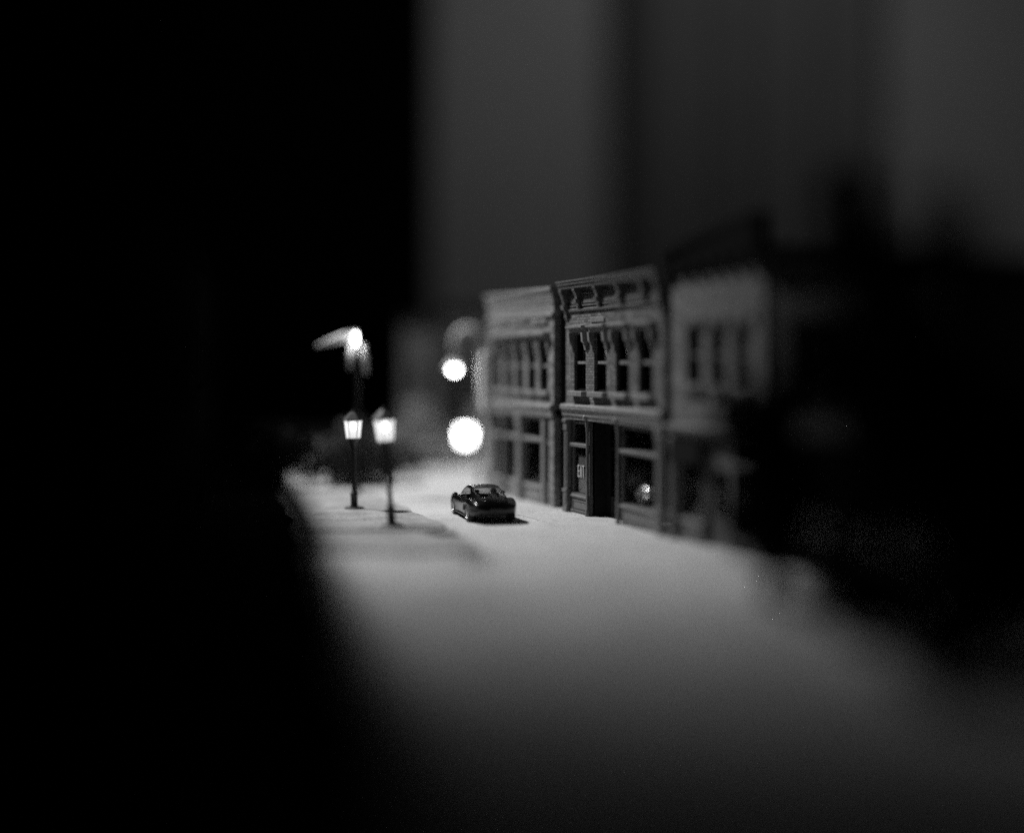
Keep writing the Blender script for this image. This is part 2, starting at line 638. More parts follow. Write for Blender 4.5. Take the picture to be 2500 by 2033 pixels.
def shop_window(root, u0, u1, trim, z_bulk=.80, z_tran=2.58, z_top=3.56, y=0.08, film=None, mull=None):
    """bulkhead with a raised panel, display pane, transom bar, transom pane"""
    m = MB()
    m.box(u0, u0 + .09, y, y + .14, z_bulk + .02, z_top)
    m.box(u1 - .09, u1, y, y + .14, z_bulk + .02, z_top)
    m.box(u0 + .09, u1 - .09, y + .002, y + .138, z_top - .1, z_top)
    sw = m.build('shop_window', trim, root)
    MB().cbox(u0 + .002, u1 - .002, y - .13, y + .13, z_tran, z_tran + .15, .03).build('transom_bar', trim, sw)
    MB().box(u0 + .09, u1 - .09, y + .07, y + .085, z_bulk + .02, z_tran).build('pane', film or M['glass'], sw)
    MB().box(u0 + .09, u1 - .09, y + .07, y + .085, z_tran + .15, z_top - .1).build('transom_pane', M['glass'], sw)
    b = MB()
    b.box(u0 + .001, u1 - .001, y - .02, y + .16, .062, z_bulk - .14)
    b.extrude_u([(.1 - y, z_bulk - .14), (.13 - y, z_bulk - .08), (.05 - y, z_bulk - .03), (.05 - y, z_bulk + .02), (-.16 - y, z_bulk + .02), (-.16 - y, z_bulk - .14)], u0 + .001, u1 - .001)
    bk = b.build('bulkhead', trim, sw)
    # raised frame with the panel set in it
    p = MB()
    a0, a1, c0, c1 = u0 + .1, u1 - .1, .14, z_bulk - .22
    for q in ((a0, a1, c0, c0 + .06), (a0, a1, c1 - .06, c1), (a0, a0 + .06, c0 + .06, c1 - .06), (a1 - .06, a1, c0 + .06, c1 - .06)):
        p.box(q[0], q[1], y - .06, y - .018, q[2], q[3])
    p.build('panel_moulding', trim, sw)
    MB().cbox(a0 + .1, a1 - .1, y - .05, y - .018, c0 + .1, c1 - .1, .015).build('panel', trim, sw)
    return sw


def pilaster(root, u0, u1, trim, z1=3.62, out=.1):
    m = MB()
    m.box(u0 + .03, u1 - .03, -out, .075, .95, z1 - .42)
    m.cbox(u0 - .015, u1 + .015, -out - .07, .07, .06, .24, .015)
    m.box(u0 + .01, u1 - .01, -out - .035, .072, .24, .82)
    m.cbox(u0 - .02, u1 + .02, -out - .08, .073, .82, .95, .02)
    m.box(u0 + .01, u1 - .01, -out - .04, .072, z1 - .42, z1 - .12)
    m.cbox(u0 - .02, u1 + .02, -out - .09, .07, z1 - .12, z1, .02)
    m.box((u0 + u1) / 2 - .05, (u0 + u1) / 2 + .05, -out - .03, -out + .01, 1.05, z1 - .5)
    m.cbox((u0 + u1) / 2 - .08, (u0 + u1) / 2 + .08, -out - .06, -out, .34, .74, .02)
    return m.build('pilaster', trim, root)


def bracket(root, u, trim, z1, z0, out, wd=.2):
    """scrolled cornice bracket between z0 and z1"""
    h = z1 - z0
    prof_ = [(0.0, z0), (.06, z0 + .02), (.1, z0 + h * .12), (.08, z0 + h * .2), (.16, z0 + h * .3), (.2, z0 + h * .42), (.17, z0 + h * .5),
             (out * .6, z0 + h * .62), (out * .8, z0 + h * .8), (out * .96, z0 + h * .9), (out, z1), (0.0, z1)]
    m = MB().extrude_u(prof_, u - wd / 2, u + wd / 2)
    m.extrude_u([(0.0, z0 + h * .3), (.23, z0 + h * .34), (.25, z0 + h * .5), (.0, z0 + h * .5)], u - wd / 2 - .02, u + wd / 2 + .02)
    return m.build('bracket', trim, root)


def belt(root, u0, u1, z0, z1, trim, out=.34):
    h = z1 - z0
    m = MB().extrude_u([(-.05, z0), (.08, z0), (.1, z0 + h * .22), (min(.16, out * .6), z0 + h * .28), (min(.16, out * .6), z0 + h * .42), (out * .7, z0 + h * .62), (out, z0 + h * .7), (out, z0 + h * .9), (out * .8, z1), (-.05, z1 + .04)], u0, u1)
    return m.build('belt_cornice', trim, root)


# ---- far brick building
def far_shop():
    s0, W, H = -8.14, 7.0, 8.8
    root = empty('brick_building', fpt(s0), ROT, 'pale brick two storey building with narrow arched windows, behind the car', 'building')
    trim = M['trim_far']
    # offset of u = s - s0
    ucs = [s - s0 for s in (-2.1, -3.32, -4.54, -5.76, -6.98)]
    holes = [(u - .40, u + .40, 4.66, 6.68) for u in ucs]
    wall_with_holes(0, W, 3.95, H - .3, holes).build('upper_wall', M['brick_far'], root)
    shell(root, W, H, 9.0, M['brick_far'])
    for u in ucs:
        sash_window(root, u, 4.66, .80, 2.02, trim, ear=.5, sill_out=.14)
    # cornice: stacked courses
    c = MB()
    c.extrude_u([(0, H - .62), (.03, H - .62), (.03, H - .5), (.06, H - .48), (.06, H - .38), (.09, H - .36), (.09, H - .26), (.15, H - .2), (.19, H - .12), (.19, H - .03), (.16, H), (-.2, H), (-.2, H - .31), (0, H - .31)], -.02, W + .02)
    c.build('cornice', trim, root)
    for k in range(3):
        u = .6 + k * 2.1
        MB().cbox(u, u + 1.6, -.075, -.002, 7.35, 7.55, .02).build('brick_panel', M['brick_far'], root)
    MB().extrude_u([(0, 7.62), (.1, 7.64), (.1, 7.74), (0, 7.78)], .01, W - .01).build('string_course', trim, root)
    belt(root, -.03, W + .03, 3.62, 4.12, trim, .19)
    # street level
    MB().box(0.001, .5, .0, .275, .0, 3.66).build('corner_pier', M['brick_far'], root)
    MB().box(W - .46, W - .001, .0, .275, .0, 3.66).build('corner_pier', M['brick_far'], root)
    MB().box(W - 1.22, W - .98, .003, .275, .0, 3.66).build('corner_pier', trim, root)
    shop_window(root, .52, 1.75, trim)
    shop_window(root, 1.95, 3.34, trim)
    shop_window(root, 3.86, W - 1.24, trim)
    for a, b in ((1.755, 1.945), (3.345, 3.855)):
        pilaster(root, a + .005, b - .005, trim)
    d = MB()
    d.box(W - .975, W - .90, .14, .24, .06, 3.64)
    d.box(W - .54, W - .465, .14, .24, .06, 3.64)
    d.box(W - .90, W - .54, .14, .24, 2.5, 2.68)
    d.box(W - .90, W - .54, .15, .23, .06, 1.0)
    dr = d.build('door', trim, root)
    MB().box(W - .90, W - .54, .18, .20, 1.0, 2.5).build('pane', M['glass'], dr)
    MB().box(W - .90, W - .54, .18, .20, 2.68, 3.64).build('pane', M['glass'], dr)
    # downpipe on the far corner, its bright highlight painted as white
    p = MB()
    pts = [(.15, -.23, 3.62 + k * .115) for k in range(24)]
    p.tube(pts, [.19 + .02 * (k % 2) for k in range(24)], 12)
    dp = p.build('downpipe', M['highlight_white'], root, smooth=True)
    for z in (3.8, 5.0, 6.1):
        MB().box(-.03, .33, -.1, -.002, z, z + .08).build('pipe_clip', trim, dp)
    return root


far_shop()


# ---- middle building with the bracketed cornice
def mid_shop():
    s0, W, H = 0.0, 7.58, 8.9
    root = empty('brick_building', fpt(s0), ROT, 'dark brick diner building with big cornice brackets and bay entrance, right of the car', 'building')
    trim = M['trim_mid']
    ucs = [1.22, 2.92, 4.62, 6.32]
    holes = [(u - .5, u + .5, 4.72, 6.86) for u in ucs]
    wall_with_holes(0, W, 3.95, H - .3, holes).build('upper_wall', M['brick_mid'], root)
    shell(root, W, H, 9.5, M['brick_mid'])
    for u in ucs:
        sash_window(root, u, 4.72, 1.0, 2.14, M['trim_light'], sill_out=.26)
    c = MB()
    c.extrude_u([(0, H - .30), (.32, H - .30), (.34, H - .22), (.34, H - .18), (.40, H - .14), (.41, H - .07), (.45, H - .04), (.45, H), (-.2, H + .05), (-.2, H - .31), (0, H - .31)], -.03, W + .03)
    c.extrude_u([(0, 7.72), (.07, 7.73), (.09, 7.8), (0, 7.84)], .02, W - .02)
    c.build('cornice', trim, root)
    for u, z0 in ((.13, 7.42), (1.22, 7.78), (2.92, 7.78), (4.62, 7.78), (6.32, 7.78), (W - .13, 7.42)):
        bracket(root, u, trim, H - .302, z0, .31 if z0 > 7.5 else .35, .2)
    for a, b in ((.36, 1.0), (1.44, 2.7), (3.14, 4.4), (4.84, 6.1), (6.54, 7.2)):
        p = MB()
        for q in ((a, b, 7.92, 7.97), (a, b, 8.36, 8.41), (a, a + .05, 7.97, 8.36), (b - .05, b, 7.97, 8.36)):
            p.box(q[0], q[1], -.04, -.002, q[2], q[3])
        p.cbox(a + .1, b - .1, -.03, -.002, 8.02, 8.31, .012)
        p.build('frieze_panel', trim, root)
    # nailed patch and a tall pale scar on the corner bricks
    MB().cbox(.33, .43, -.012, -.002, 5.3, 6.35, .004).build('mortar_patch', M['trim_light'], root)
    MB().cbox(2.2, 3.3, -.05, -.002, 7.28, 7.46, .015).build('name_board', M['trim_light'], root)
    belt(root, -.05, W + .05, 3.62, 4.2, M['trim_light'], .25)
    # street level
    pilaster(root, .0, .34, trim)
    pilaster(root, W - .42, W, trim)
    shop_window(root, .40, 1.86, trim)
    shop_window(root, 4.44, W - .48, trim)
    for u in (1.90, 4.34):                     # slim turned columns beside the entrance
        m = MB().lathe([(.085, .06), (.085, .3), (.06, .34), (.055, 3.2), (.075, 3.26), (.06, 3.32), (.09, 3.4), (.09, 3.6)], 12, c=(u, -.02))
        m.build('column', trim, root, smooth=True, angle=35)
    for u in (1.90, 4.34):
        m = MB().lathe([(.0, 3.63), (.07, 3.66), (.095, 3.74), (.07, 3.82), (.0, 3.85)], 12, c=(u, -.12))
        m.build('boss', M['trim_light'], root, smooth=True)
    # recessed entrance, its shade put into the dark trim colour
    m = MB()
    m.box(1.95, 2.03, .25, .85, .06, 3.6)
    m.build('entrance_return', M['trim_dark'], root)
    m = MB()
    m.box(4.22, 4.30, .25, .85, .06, 3.6)
    m.build('entrance_return', M['trim_dark'], root)
    d = MB()
    d.box(2.04, 2.35, .70, .84, .06, 3.6)
    d.box(3.95, 4.21, .70, .84, .06, 3.6)
    d.box(2.35, 3.95, .70, .84, 3.42, 3.6)
    d.box(2.35, 3.95, .68, .84, 2.52, 2.66)
    d.box(2.35, 3.95, .70, .84, .06, .82)
    dr = d.build('door', M['trim_dark'], root)
    MB().box(2.35, 3.95, .76, .775, .82, 2.52).build('pane', M['glass'], dr)
    MB().box(2.35, 3.95, .76, .775, 2.66, 3.42).build('pane', M['glass'], dr)
    MB().cbox(2.5, 3.8, .67, .70, .2, .68, .012).build('kick_panel', M['trim_dark'], dr)
    return root


MID = mid_shop()

# sign in its left display window
sg = empty('window_sign', fpt(0.76, -.148, .86), ROT, 'paper sign reading EAT in the diner display window', 'sign')
MB().box(.0, 1.0, .03, .045, .0, 1.42).build('panel', M['paper'], sg)


def letters(parent, x, z, wl, h, mat_):
    t = .045
    e = MB().box(x, x + t, -.012, -.001, z, z + h)
    for zz in (z, z + h / 2 - t / 2, z + h - t):
        e.box(x + t, x + wl, -.012, -.001, zz, zz + t)
    e.build('letter', mat_, parent)
    x += wl + .045
    a = MB()
    a.extrude_y([(x, z), (x + t, z), (x + wl / 2 + t / 2, z + h), (x + wl / 2 - t / 2, z + h)], -.012, -.001)
    a.extrude_y([(x + wl - t, z), (x + wl, z), (x + wl / 2 + t / 2, z + h), (x + wl / 2 + .001, z + h)], -.0125, -.0015)
    a.box(x + t, x + wl - t, -.0115, -.001, z + h * .28, z + h * .28 + t)
    a.build('letter', mat_, parent)
    x += wl + .045
    b = MB().box(x + wl / 2 - t / 2, x + wl / 2 + t / 2, -.012, -.001, z, z + h - t)
    b.box(x, x + wl, -.012, -.001, z + h - t, z + h)
    b.build('letter', mat_, parent)


letters(sg, .0, .58, .15, .46, M['letter'])

# crumpled foil added to imitate a reflected glint in the right display window
fo = bmesh.new()
bmesh.ops.create_icosphere(fo, subdivisions=3, radius=1)
for v in fo.verts:
    q = 1 + .75 * noise.noise(v.co * 2.6 + Vector((3, 1, 7)))
    v.co = Vector((v.co.x * .38 * q, v.co.y * .16 * q, v.co.z * .28 * q))
fm = MB().from_bm(fo).build('glint_foil', M['foil'])
fm.scale = (1.25, 1, 1.3)
fm.location = fpt(5.6, -.34, 1.2)
fm.rotation_euler = (0, 0, ROT)
tag(fm, 'crumpled shiny foil added for a glint inside the right display window of the diner', 'wrapper')
sh = MB().box(4.5, 7.05, .17, .9, .70, .82).build('display_shelf', M['inside'], MID)


# ---- nearer building, out of focus
def near_shop():
    s0, W, H = 8.06, 5.2, 9.45
    root = empty('brick_building', fpt(s0), ROT, 'blurred plain brick building with dark overhanging cornice and three windows, beside the near trees', 'building')
    trim = M['trim_near'] = mat('trim_near', 0.10, 0.6, var=0.3, scale=4)
    ucs = [1.4, 2.75, 4.1]
    holes = [(u - .42, u + .42, 5.1, 6.9) for u in ucs]
    wall_with_holes(0, W, 3.75, H - .3, holes).build('upper_wall', M['brick_near'], root)
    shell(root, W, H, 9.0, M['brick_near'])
    for u in ucs:
        sash_window(root, u, 5.1, .84, 1.8, trim, hood='flat')
    c = MB()
    c.extrude_u([(0, H - .8), (.12, H - .75), (.2, H - .5), (.36, H - .2), (.4, H), (-.2, H + .03), (-.2, H - .31), (0, H - .31)], -.03, W + .03)
    c.v = [(x, y, z + (.12 * x if z > H - .3 else 0)) for x, y, z in c.v]      # parapet rising to the near end
    c.build('cornice', M['trim_dark'], root)
    for k in range(7):
        bracket(root, .2 + k * .8, M['trim_dark'], H - .31, H - 1.15, .3, .16)
    belt(root, -.03, W + .03, 3.4, 3.78, trim, .25)
    pilaster(root, 0, .34, trim, z1=3.38)
    pilaster(root, W - .34, W, trim, z1=3.38)
    shop_window(root, .42, 1.9, trim, z_top=3.3)
    shop_window(root, 3.3, W - .42, trim, z_top=3.3)
    MB().cbox(.2, 2.0, -.2, -.03, 2.55, 3.3, .03).build('sign_board', M['trim_dark'], root)
    d = MB()
    d.box(1.95, 2.2, .2, .34, .06, 3.38)
    d.box(3.0, 3.26, .2, .34, .06, 3.38)
    d.box(2.2, 3.0, .2, .34, 2.45, 3.38)
    d.box(2.2, 3.0, .2, .34, .06, 1.0)
    dr = d.build('door', trim, root)
    MB().box(2.2, 3.0, .26, .275, 1.0, 2.45).build('pane', M['glass'], dr)
    return root


near_shop()


# ---- next building along, mostly behind the trees
def next_shop():
    s0, W, H = 13.7, 7.0, 8.6
    root = empty('brick_building', fpt(s0), ROT, 'dark brick building almost hidden behind the near trees at right', 'building')
    ucs = [1.3, 2.8, 4.3, 5.8]
    holes = [(u - .45, u + .45, 4.8, 6.7) for u in ucs]
    wall_with_holes(0, W, 3.75, H - .3, holes).build('upper_wall', M['brick_dark'], root)
    shell(root, W, H, 9.0, M['brick_dark'])
    for u in ucs:
        sash_window(root, u, 4.8, .9, 1.9, M['trim_dark'], hood='flat')
    MB().extrude_u([(0, H - .5), (.3, H - .4), (.55, H - .1), (.55, H), (-.2, H + .03), (-.2, H - .31), (0, H - .31)], -.03, W + .03).build('cornice', M['trim_dark'], root)
    belt(root, -.03, W + .03, 3.4, 3.78, M['trim_dark'], .25)
    pilaster(root, 0, .4, M['trim_dark'], z1=3.38)
    pilaster(root, W - .4, W, M['trim_dark'], z1=3.38)
    shop_window(root, .5, 2.6, M['trim_dark'], z_top=3.3)
    shop_window(root, 2.7, 4.6, M['trim_dark'], z_top=3.3)
    shop_window(root, 4.7, W - .5, M['trim_dark'], z_top=3.3)
    return root


next_shop()


# ---- unlit buildings on the left side of the street, their shade falling across the road
LROT = math.atan2(.224, .975)


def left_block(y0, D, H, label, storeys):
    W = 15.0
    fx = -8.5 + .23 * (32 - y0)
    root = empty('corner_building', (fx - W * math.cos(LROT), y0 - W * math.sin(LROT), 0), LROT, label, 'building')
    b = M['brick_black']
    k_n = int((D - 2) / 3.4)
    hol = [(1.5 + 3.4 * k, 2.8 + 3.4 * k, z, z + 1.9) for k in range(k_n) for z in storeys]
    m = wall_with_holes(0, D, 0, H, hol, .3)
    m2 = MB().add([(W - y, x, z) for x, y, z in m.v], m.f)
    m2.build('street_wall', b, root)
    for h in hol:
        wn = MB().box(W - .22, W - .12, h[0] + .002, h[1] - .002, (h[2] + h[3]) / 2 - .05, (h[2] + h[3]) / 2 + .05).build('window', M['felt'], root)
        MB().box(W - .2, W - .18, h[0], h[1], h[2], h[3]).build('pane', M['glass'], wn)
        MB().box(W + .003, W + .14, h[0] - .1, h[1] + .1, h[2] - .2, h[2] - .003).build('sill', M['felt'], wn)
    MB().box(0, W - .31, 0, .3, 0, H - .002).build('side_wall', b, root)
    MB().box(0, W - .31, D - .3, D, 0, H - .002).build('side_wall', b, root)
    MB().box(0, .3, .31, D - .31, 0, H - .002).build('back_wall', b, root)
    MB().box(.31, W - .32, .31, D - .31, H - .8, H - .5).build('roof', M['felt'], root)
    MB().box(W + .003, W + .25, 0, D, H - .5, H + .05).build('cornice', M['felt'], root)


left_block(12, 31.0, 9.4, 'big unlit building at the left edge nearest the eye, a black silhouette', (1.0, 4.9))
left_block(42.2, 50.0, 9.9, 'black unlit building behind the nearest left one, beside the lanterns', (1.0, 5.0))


# ---- far houses closing the street
def far_house(x0, x1, y, H, D, brick, label, cols, rows, z0=1.2, pitch=2.7):
    W = x1 - x0
    root = empty('row_house', (x0, y, 0), 0, label, 'building')
    hol = []
    for i in range(cols):
        for j in range(rows):
            u = W * (i + .5) / cols
            hol.append((u - .45, u + .45, z0 + j * pitch, z0 + j * pitch + 1.6))
    wall_with_holes(0, W, 0, H, hol, .3).build('front_wall', brick, root)
    MB().box(0, .3, .31, D, 0, H).build('side_wall', brick, root)
    MB().box(W - .3, W, .31, D, 0, H).build('side_wall', brick, root)
    MB().box(.31, W - .31, D - .3, D, 0, H - .3).build('back_wall', brick, root)
    MB().box(.31, W - .31, .31, D - .31, H - .7, H - .4).build('roof', M['roofing'], root)
    MB().extrude_u([(0, H - .4), (.3, H - .2), (.35, H + .05), (-.3, H + .06), (-.3, H + .003), (0, H + .003)], -.1, W + .1).build('cornice', M['trim_dark'], root)
    for h in hol:
        f = MB()
        f.box(h[0] + .002, h[0] + .08, .1, .2, h[2], h[3])
        f.box(h[1] - .08, h[1] - .002, .1, .2, h[2], h[3])
        f.box(h[0] + .08, h[1] - .08, .1, .2, (h[2] + h[3]) / 2 - .04, (h[2] + h[3]) / 2 + .04)
        wn = f.build('window', M['trim_mid'], root)
        MB().box(h[0] + .08, h[1] - .08, .14, .155, h[2], h[3]).build('pane', M['glass'], wn)
        MB().box(h[0] - .1, h[1] + .1, -.12, -.002, h[2] - .16, h[2] - .003).build('sill', M['trim_mid'], wn)
    return root


far_house(-6.9, -4.6, 77, 8.7, 6, M['brick_back'], 'narrow pale blurred house end left of the far row', 1, 2)
far_house(-4.5, 4.5, 79, 9.4, 7, M['brick_back'], 'wide blurred dark house closing the street behind the gooseneck lamp', 4, 2)

# ---- tall dark cabinet standing behind the layout
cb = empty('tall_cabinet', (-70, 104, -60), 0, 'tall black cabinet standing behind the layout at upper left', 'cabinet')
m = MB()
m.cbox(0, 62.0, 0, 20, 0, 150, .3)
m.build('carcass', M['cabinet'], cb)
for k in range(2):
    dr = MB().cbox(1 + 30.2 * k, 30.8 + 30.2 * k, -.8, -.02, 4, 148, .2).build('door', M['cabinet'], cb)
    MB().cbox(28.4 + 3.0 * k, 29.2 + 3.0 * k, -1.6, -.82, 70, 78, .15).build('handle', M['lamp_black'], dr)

# ---- post added for the dark band between the wall and the curtain
po = empty('wall_post', (14.9, 141.5, -60), 0, 'dark upright post added for the dark band at the left edge of the curtain', 'post')
MB().cbox(-2.3, 2.3, 0, 3.0, 0, 175, .3).build('shaft', M['post'], po)
MB().cbox(-2.9, 2.9, -.6, 3.6, 0, 6, .2).build('plinth', M['post'], po)

# ---- curtain in front of the wall
cu = MB()
n = 120
vs_, fs = [], []
for i in range(n + 1):
    x = 17.4 + 24.6 * i / n
    t = i / n
    y = 144 + 1.5 * math.sin(t * 17) + .6 * math.sin(t * 41 + 1)
    vs_ += [(x, y, -58), (x, y, 118), (x, y + .25, -58), (x, y + .25, 118)]
for i in range(n):
    a = i * 4
    fs += [(a, a + 4, a + 5, a + 1), (a + 2, a + 3, a + 7, a + 6), (a + 1, a + 5, a + 7, a + 3), (a, a + 2, a + 6, a + 4)]
cu.add(vs_, fs)
tag(cu.build('curtain', M['curtain'], smooth=True), 'dark grey curtain hanging in folds behind the shop roofs', 'curtain')


# ------------------------------------------------------------------ street lanterns
def lantern(loc, lean, sc, post_h, label, bulb, yaw=0.3, group='lantern street lamps', frost=None, bs=1.0):
    root = empty('street_lantern', loc, 0, label, 'street lamp', group)
    root.rotation_euler = (lean[1], lean[0], yaw)
    root.scale = (sc, sc, sc)
    ph = post_h
    m = MB().lathe([(.42, 0), (.42, .03), (.36, .06), (.2, .075)], 24)
    m.build('base_plate', M['lamp_black'], root, smooth=True, angle=40)
    m = MB().lathe([(.17, .05), (.17, .12), (.15, .16), (.15, .56), (.17, .6), (.15, .66), (.1, .72)], 18)
    m.build('sleeve', M['lamp_black'], root, smooth=True, angle=40)
    m = MB().lathe([(.095, .7), (.08, ph * .5), (.075, ph - .5), (.09, ph - .36), (.12, ph - .2), (.2, ph - .06), (.24, ph)], 16)
    m.build('post', M['lamp_black'], root, smooth=True, angle=40)
    # head: six-sided glass, wider at the top
    r0, r1, h = .30, .385, .78
    nn = 6
    ring = lambda r, z: [(r * math.cos(2 * math.pi * k / nn), r * math.sin(2 * math.pi * k / nn), z) for k in range(nn)]
    lo, hi = ring(r0, ph + .03), ring(r1, ph + h)
    bar = MB()
    for k in range(nn):
        bar.tube([lo[k], hi[k]], .018, 6)
        bar.tube([hi[k], hi[(k + 1) % nn]], .02, 6)
    bar.lathe([(r0 + .03, ph), (r0 + .03, ph + .03)], nn)
    hd = bar.build('lantern_frame', M['lamp_black'], root)
    for k in range(nn):
        a, b, c, d = [Vector(p) for p in (lo[k], lo[(k + 1) % nn], hi[(k + 1) % nn], hi[k])]
        MB().add([a, b, c, d], [(0, 1, 2, 3)]).build('pane', frost or M['frosted'], hd)
    m = MB().lathe([(r1 + .08, ph + h + .01), (r1 + .06, ph + h + .05), (.22, ph + h + .26), (.09, ph + h + .36), (.06, ph + h + .42), (.03, ph + h + .46)], 6)
    m.build('cap', M['lamp_black'], root)
    m = MB().lathe([(.02 * bs, ph + .36), (.09 * bs, ph + .39), (.12 * bs, ph + .5), (.1 * bs, ph + .64), (.04 * bs, ph + .70)], 14)
    m.build('bulb', bulb, root, smooth=True)
    m = MB().lathe([(.1, ph + .03), (.1, ph + .3), (.05, ph + .35)], 12)
    m.build('socket', M['lamp_grey'], root, smooth=True, angle=40)
    return root


L1 = on_ground(957, 1284, SLAB_A)
L2 = on_ground(865, 1241, SLAB_A)
lantern(L1, (R(-4.2), 0), 0.98, 3.0, 'larger leaning street lantern, the nearer of the pair left of the car', M['bulb'])
lantern(L2, (R(-0.8), 0), 0.92, 2.95, 'smaller upright street lantern, the farther of the pair left of the car', M['bulb'], yaw=.1)
L3 = on_ground(1135, 1137, 0)
lantern(L3, (R(1.5), 0), 1.0, 1.30, 'short glaring lantern far behind the car, the brightest blurred light', M['bulb_lantern'], yaw=.5, bs=1.5, frost=M['lantern_clear'])


def lamp_light(root, loc, power):
    l = bpy.data.lights.new('lamp_light', 'POINT')
    l.energy = power
    l.shadow_soft_size = .06
    o = bpy.data.objects.new('lamp_light', l)
    COL.objects.link(o)
    o.parent = root
    o.location = loc


def gooseneck(loc, post_h, reach, drop, label, bulb, side=-1, name='gooseneck_lamp'):
    root = empty(name, loc, 0, label, 'street lamp')
    MB().lathe([(.3, 0), (.3, .06), (.2, .1), (.16, .5), (.1, .6)], 18).build('base_plate', M['lamp_black'], root, smooth=True, angle=40)
    pts = [(0, 0, .5), (0, 0, post_h - reach / 2)]
    for k in range(1, 15):
        a = math.pi * k / 14
        pts.append((side * reach / 2 * (1 - math.cos(a)), 0, post_h - reach / 2 + reach / 2 * math.sin(a)))
    pts.append((side * reach, 0, post_h - reach / 2 - drop))
    MB().tube(pts, .15, 12).build('post', M['lamp_grey'], root, smooth=True)
    zt = post_h - reach / 2 - drop
    sh_ = MB()
    prof_ = [(.10, zt + .12), (.16, zt + .02), (.34, zt - .12), (.46, zt - .26)]
    sh_.lathe(prof_ + [(.44, zt - .27), (.32, zt - .14), (.14, zt - .01), (.08, zt + .02)], 24, c=(side * reach, 0))
    sh_.build('shade', M['lamp_grey'], root, smooth=True, angle=40)
    MB().lathe([(.02, zt - .50), (.12, zt - .46), (.2, zt - .30), (.13, zt - .16), (.03, zt - .08)], 18, c=(side * reach, 0)).build('bulb', bulb, root, smooth=True)
    lamp_light(root, (side * reach, 0, zt - .62), 130)
    return root


G1 = on_ground(1177, 891 + EYE * 3000 / 60, 0)
gooseneck(G1, 7.5, 1.35, 1.0, 'grey gooseneck street lamp lit behind the far brick building', M['bulb_far'])


# corner lamp on the left: bulb under a bent arm with two splayed stays
def corner_lamp():
    Y = 53.5
    loc = Vector(((874 - CX) * Y / FPX, Y, 0))
    root = empty('corner_lamp', loc, 0, 'tall dark lamp post with bare bulb above the two lanterns', 'street lamp')
    zt = 6.9
    MB().lathe([(.3, 0), (.3, .06), (.16, .1), (.12, .6), (.07, .7), (.06, 5.6), (.05, 7.0)], 16).build('post', M['lamp_black'], root, smooth=True, angle=40)
    MB().tube([(0, 0, zt + .15), (-.6, -.05, zt + .02), (-1.3, -.05, zt - .2), (-1.8, 0, zt - .38)], [.16, .2, .12, .05], 10).build('arm', M['lamp_grey'], root, smooth=True)
    MB().tube([(-.3, -.1, zt - .2), (-.34, -.1, zt - .8), (-.36, -.1, zt - 1.4)], [.16, .14, .05], 10).build('stay', M['lamp_grey'], root, smooth=True)
    MB().tube([(.2, -.1, zt - .3), (.3, -.1, zt - .9), (.36, -.1, zt - 1.6)], [.14, .14, .05], 10).build('stay', M['lamp_grey'], root, smooth=True)
    MB().lathe([(.02, zt - .32), (.07, zt - .26), (.09, zt - .05), (.07, zt + .15), (.02, zt + .22)], 14, c=(-.06, -.34)).build('bulb', M['bulb_corner'], root, smooth=True)
    lamp_light(root, (-.06, -.5, zt - .42), 14)
    return root


corner_lamp()


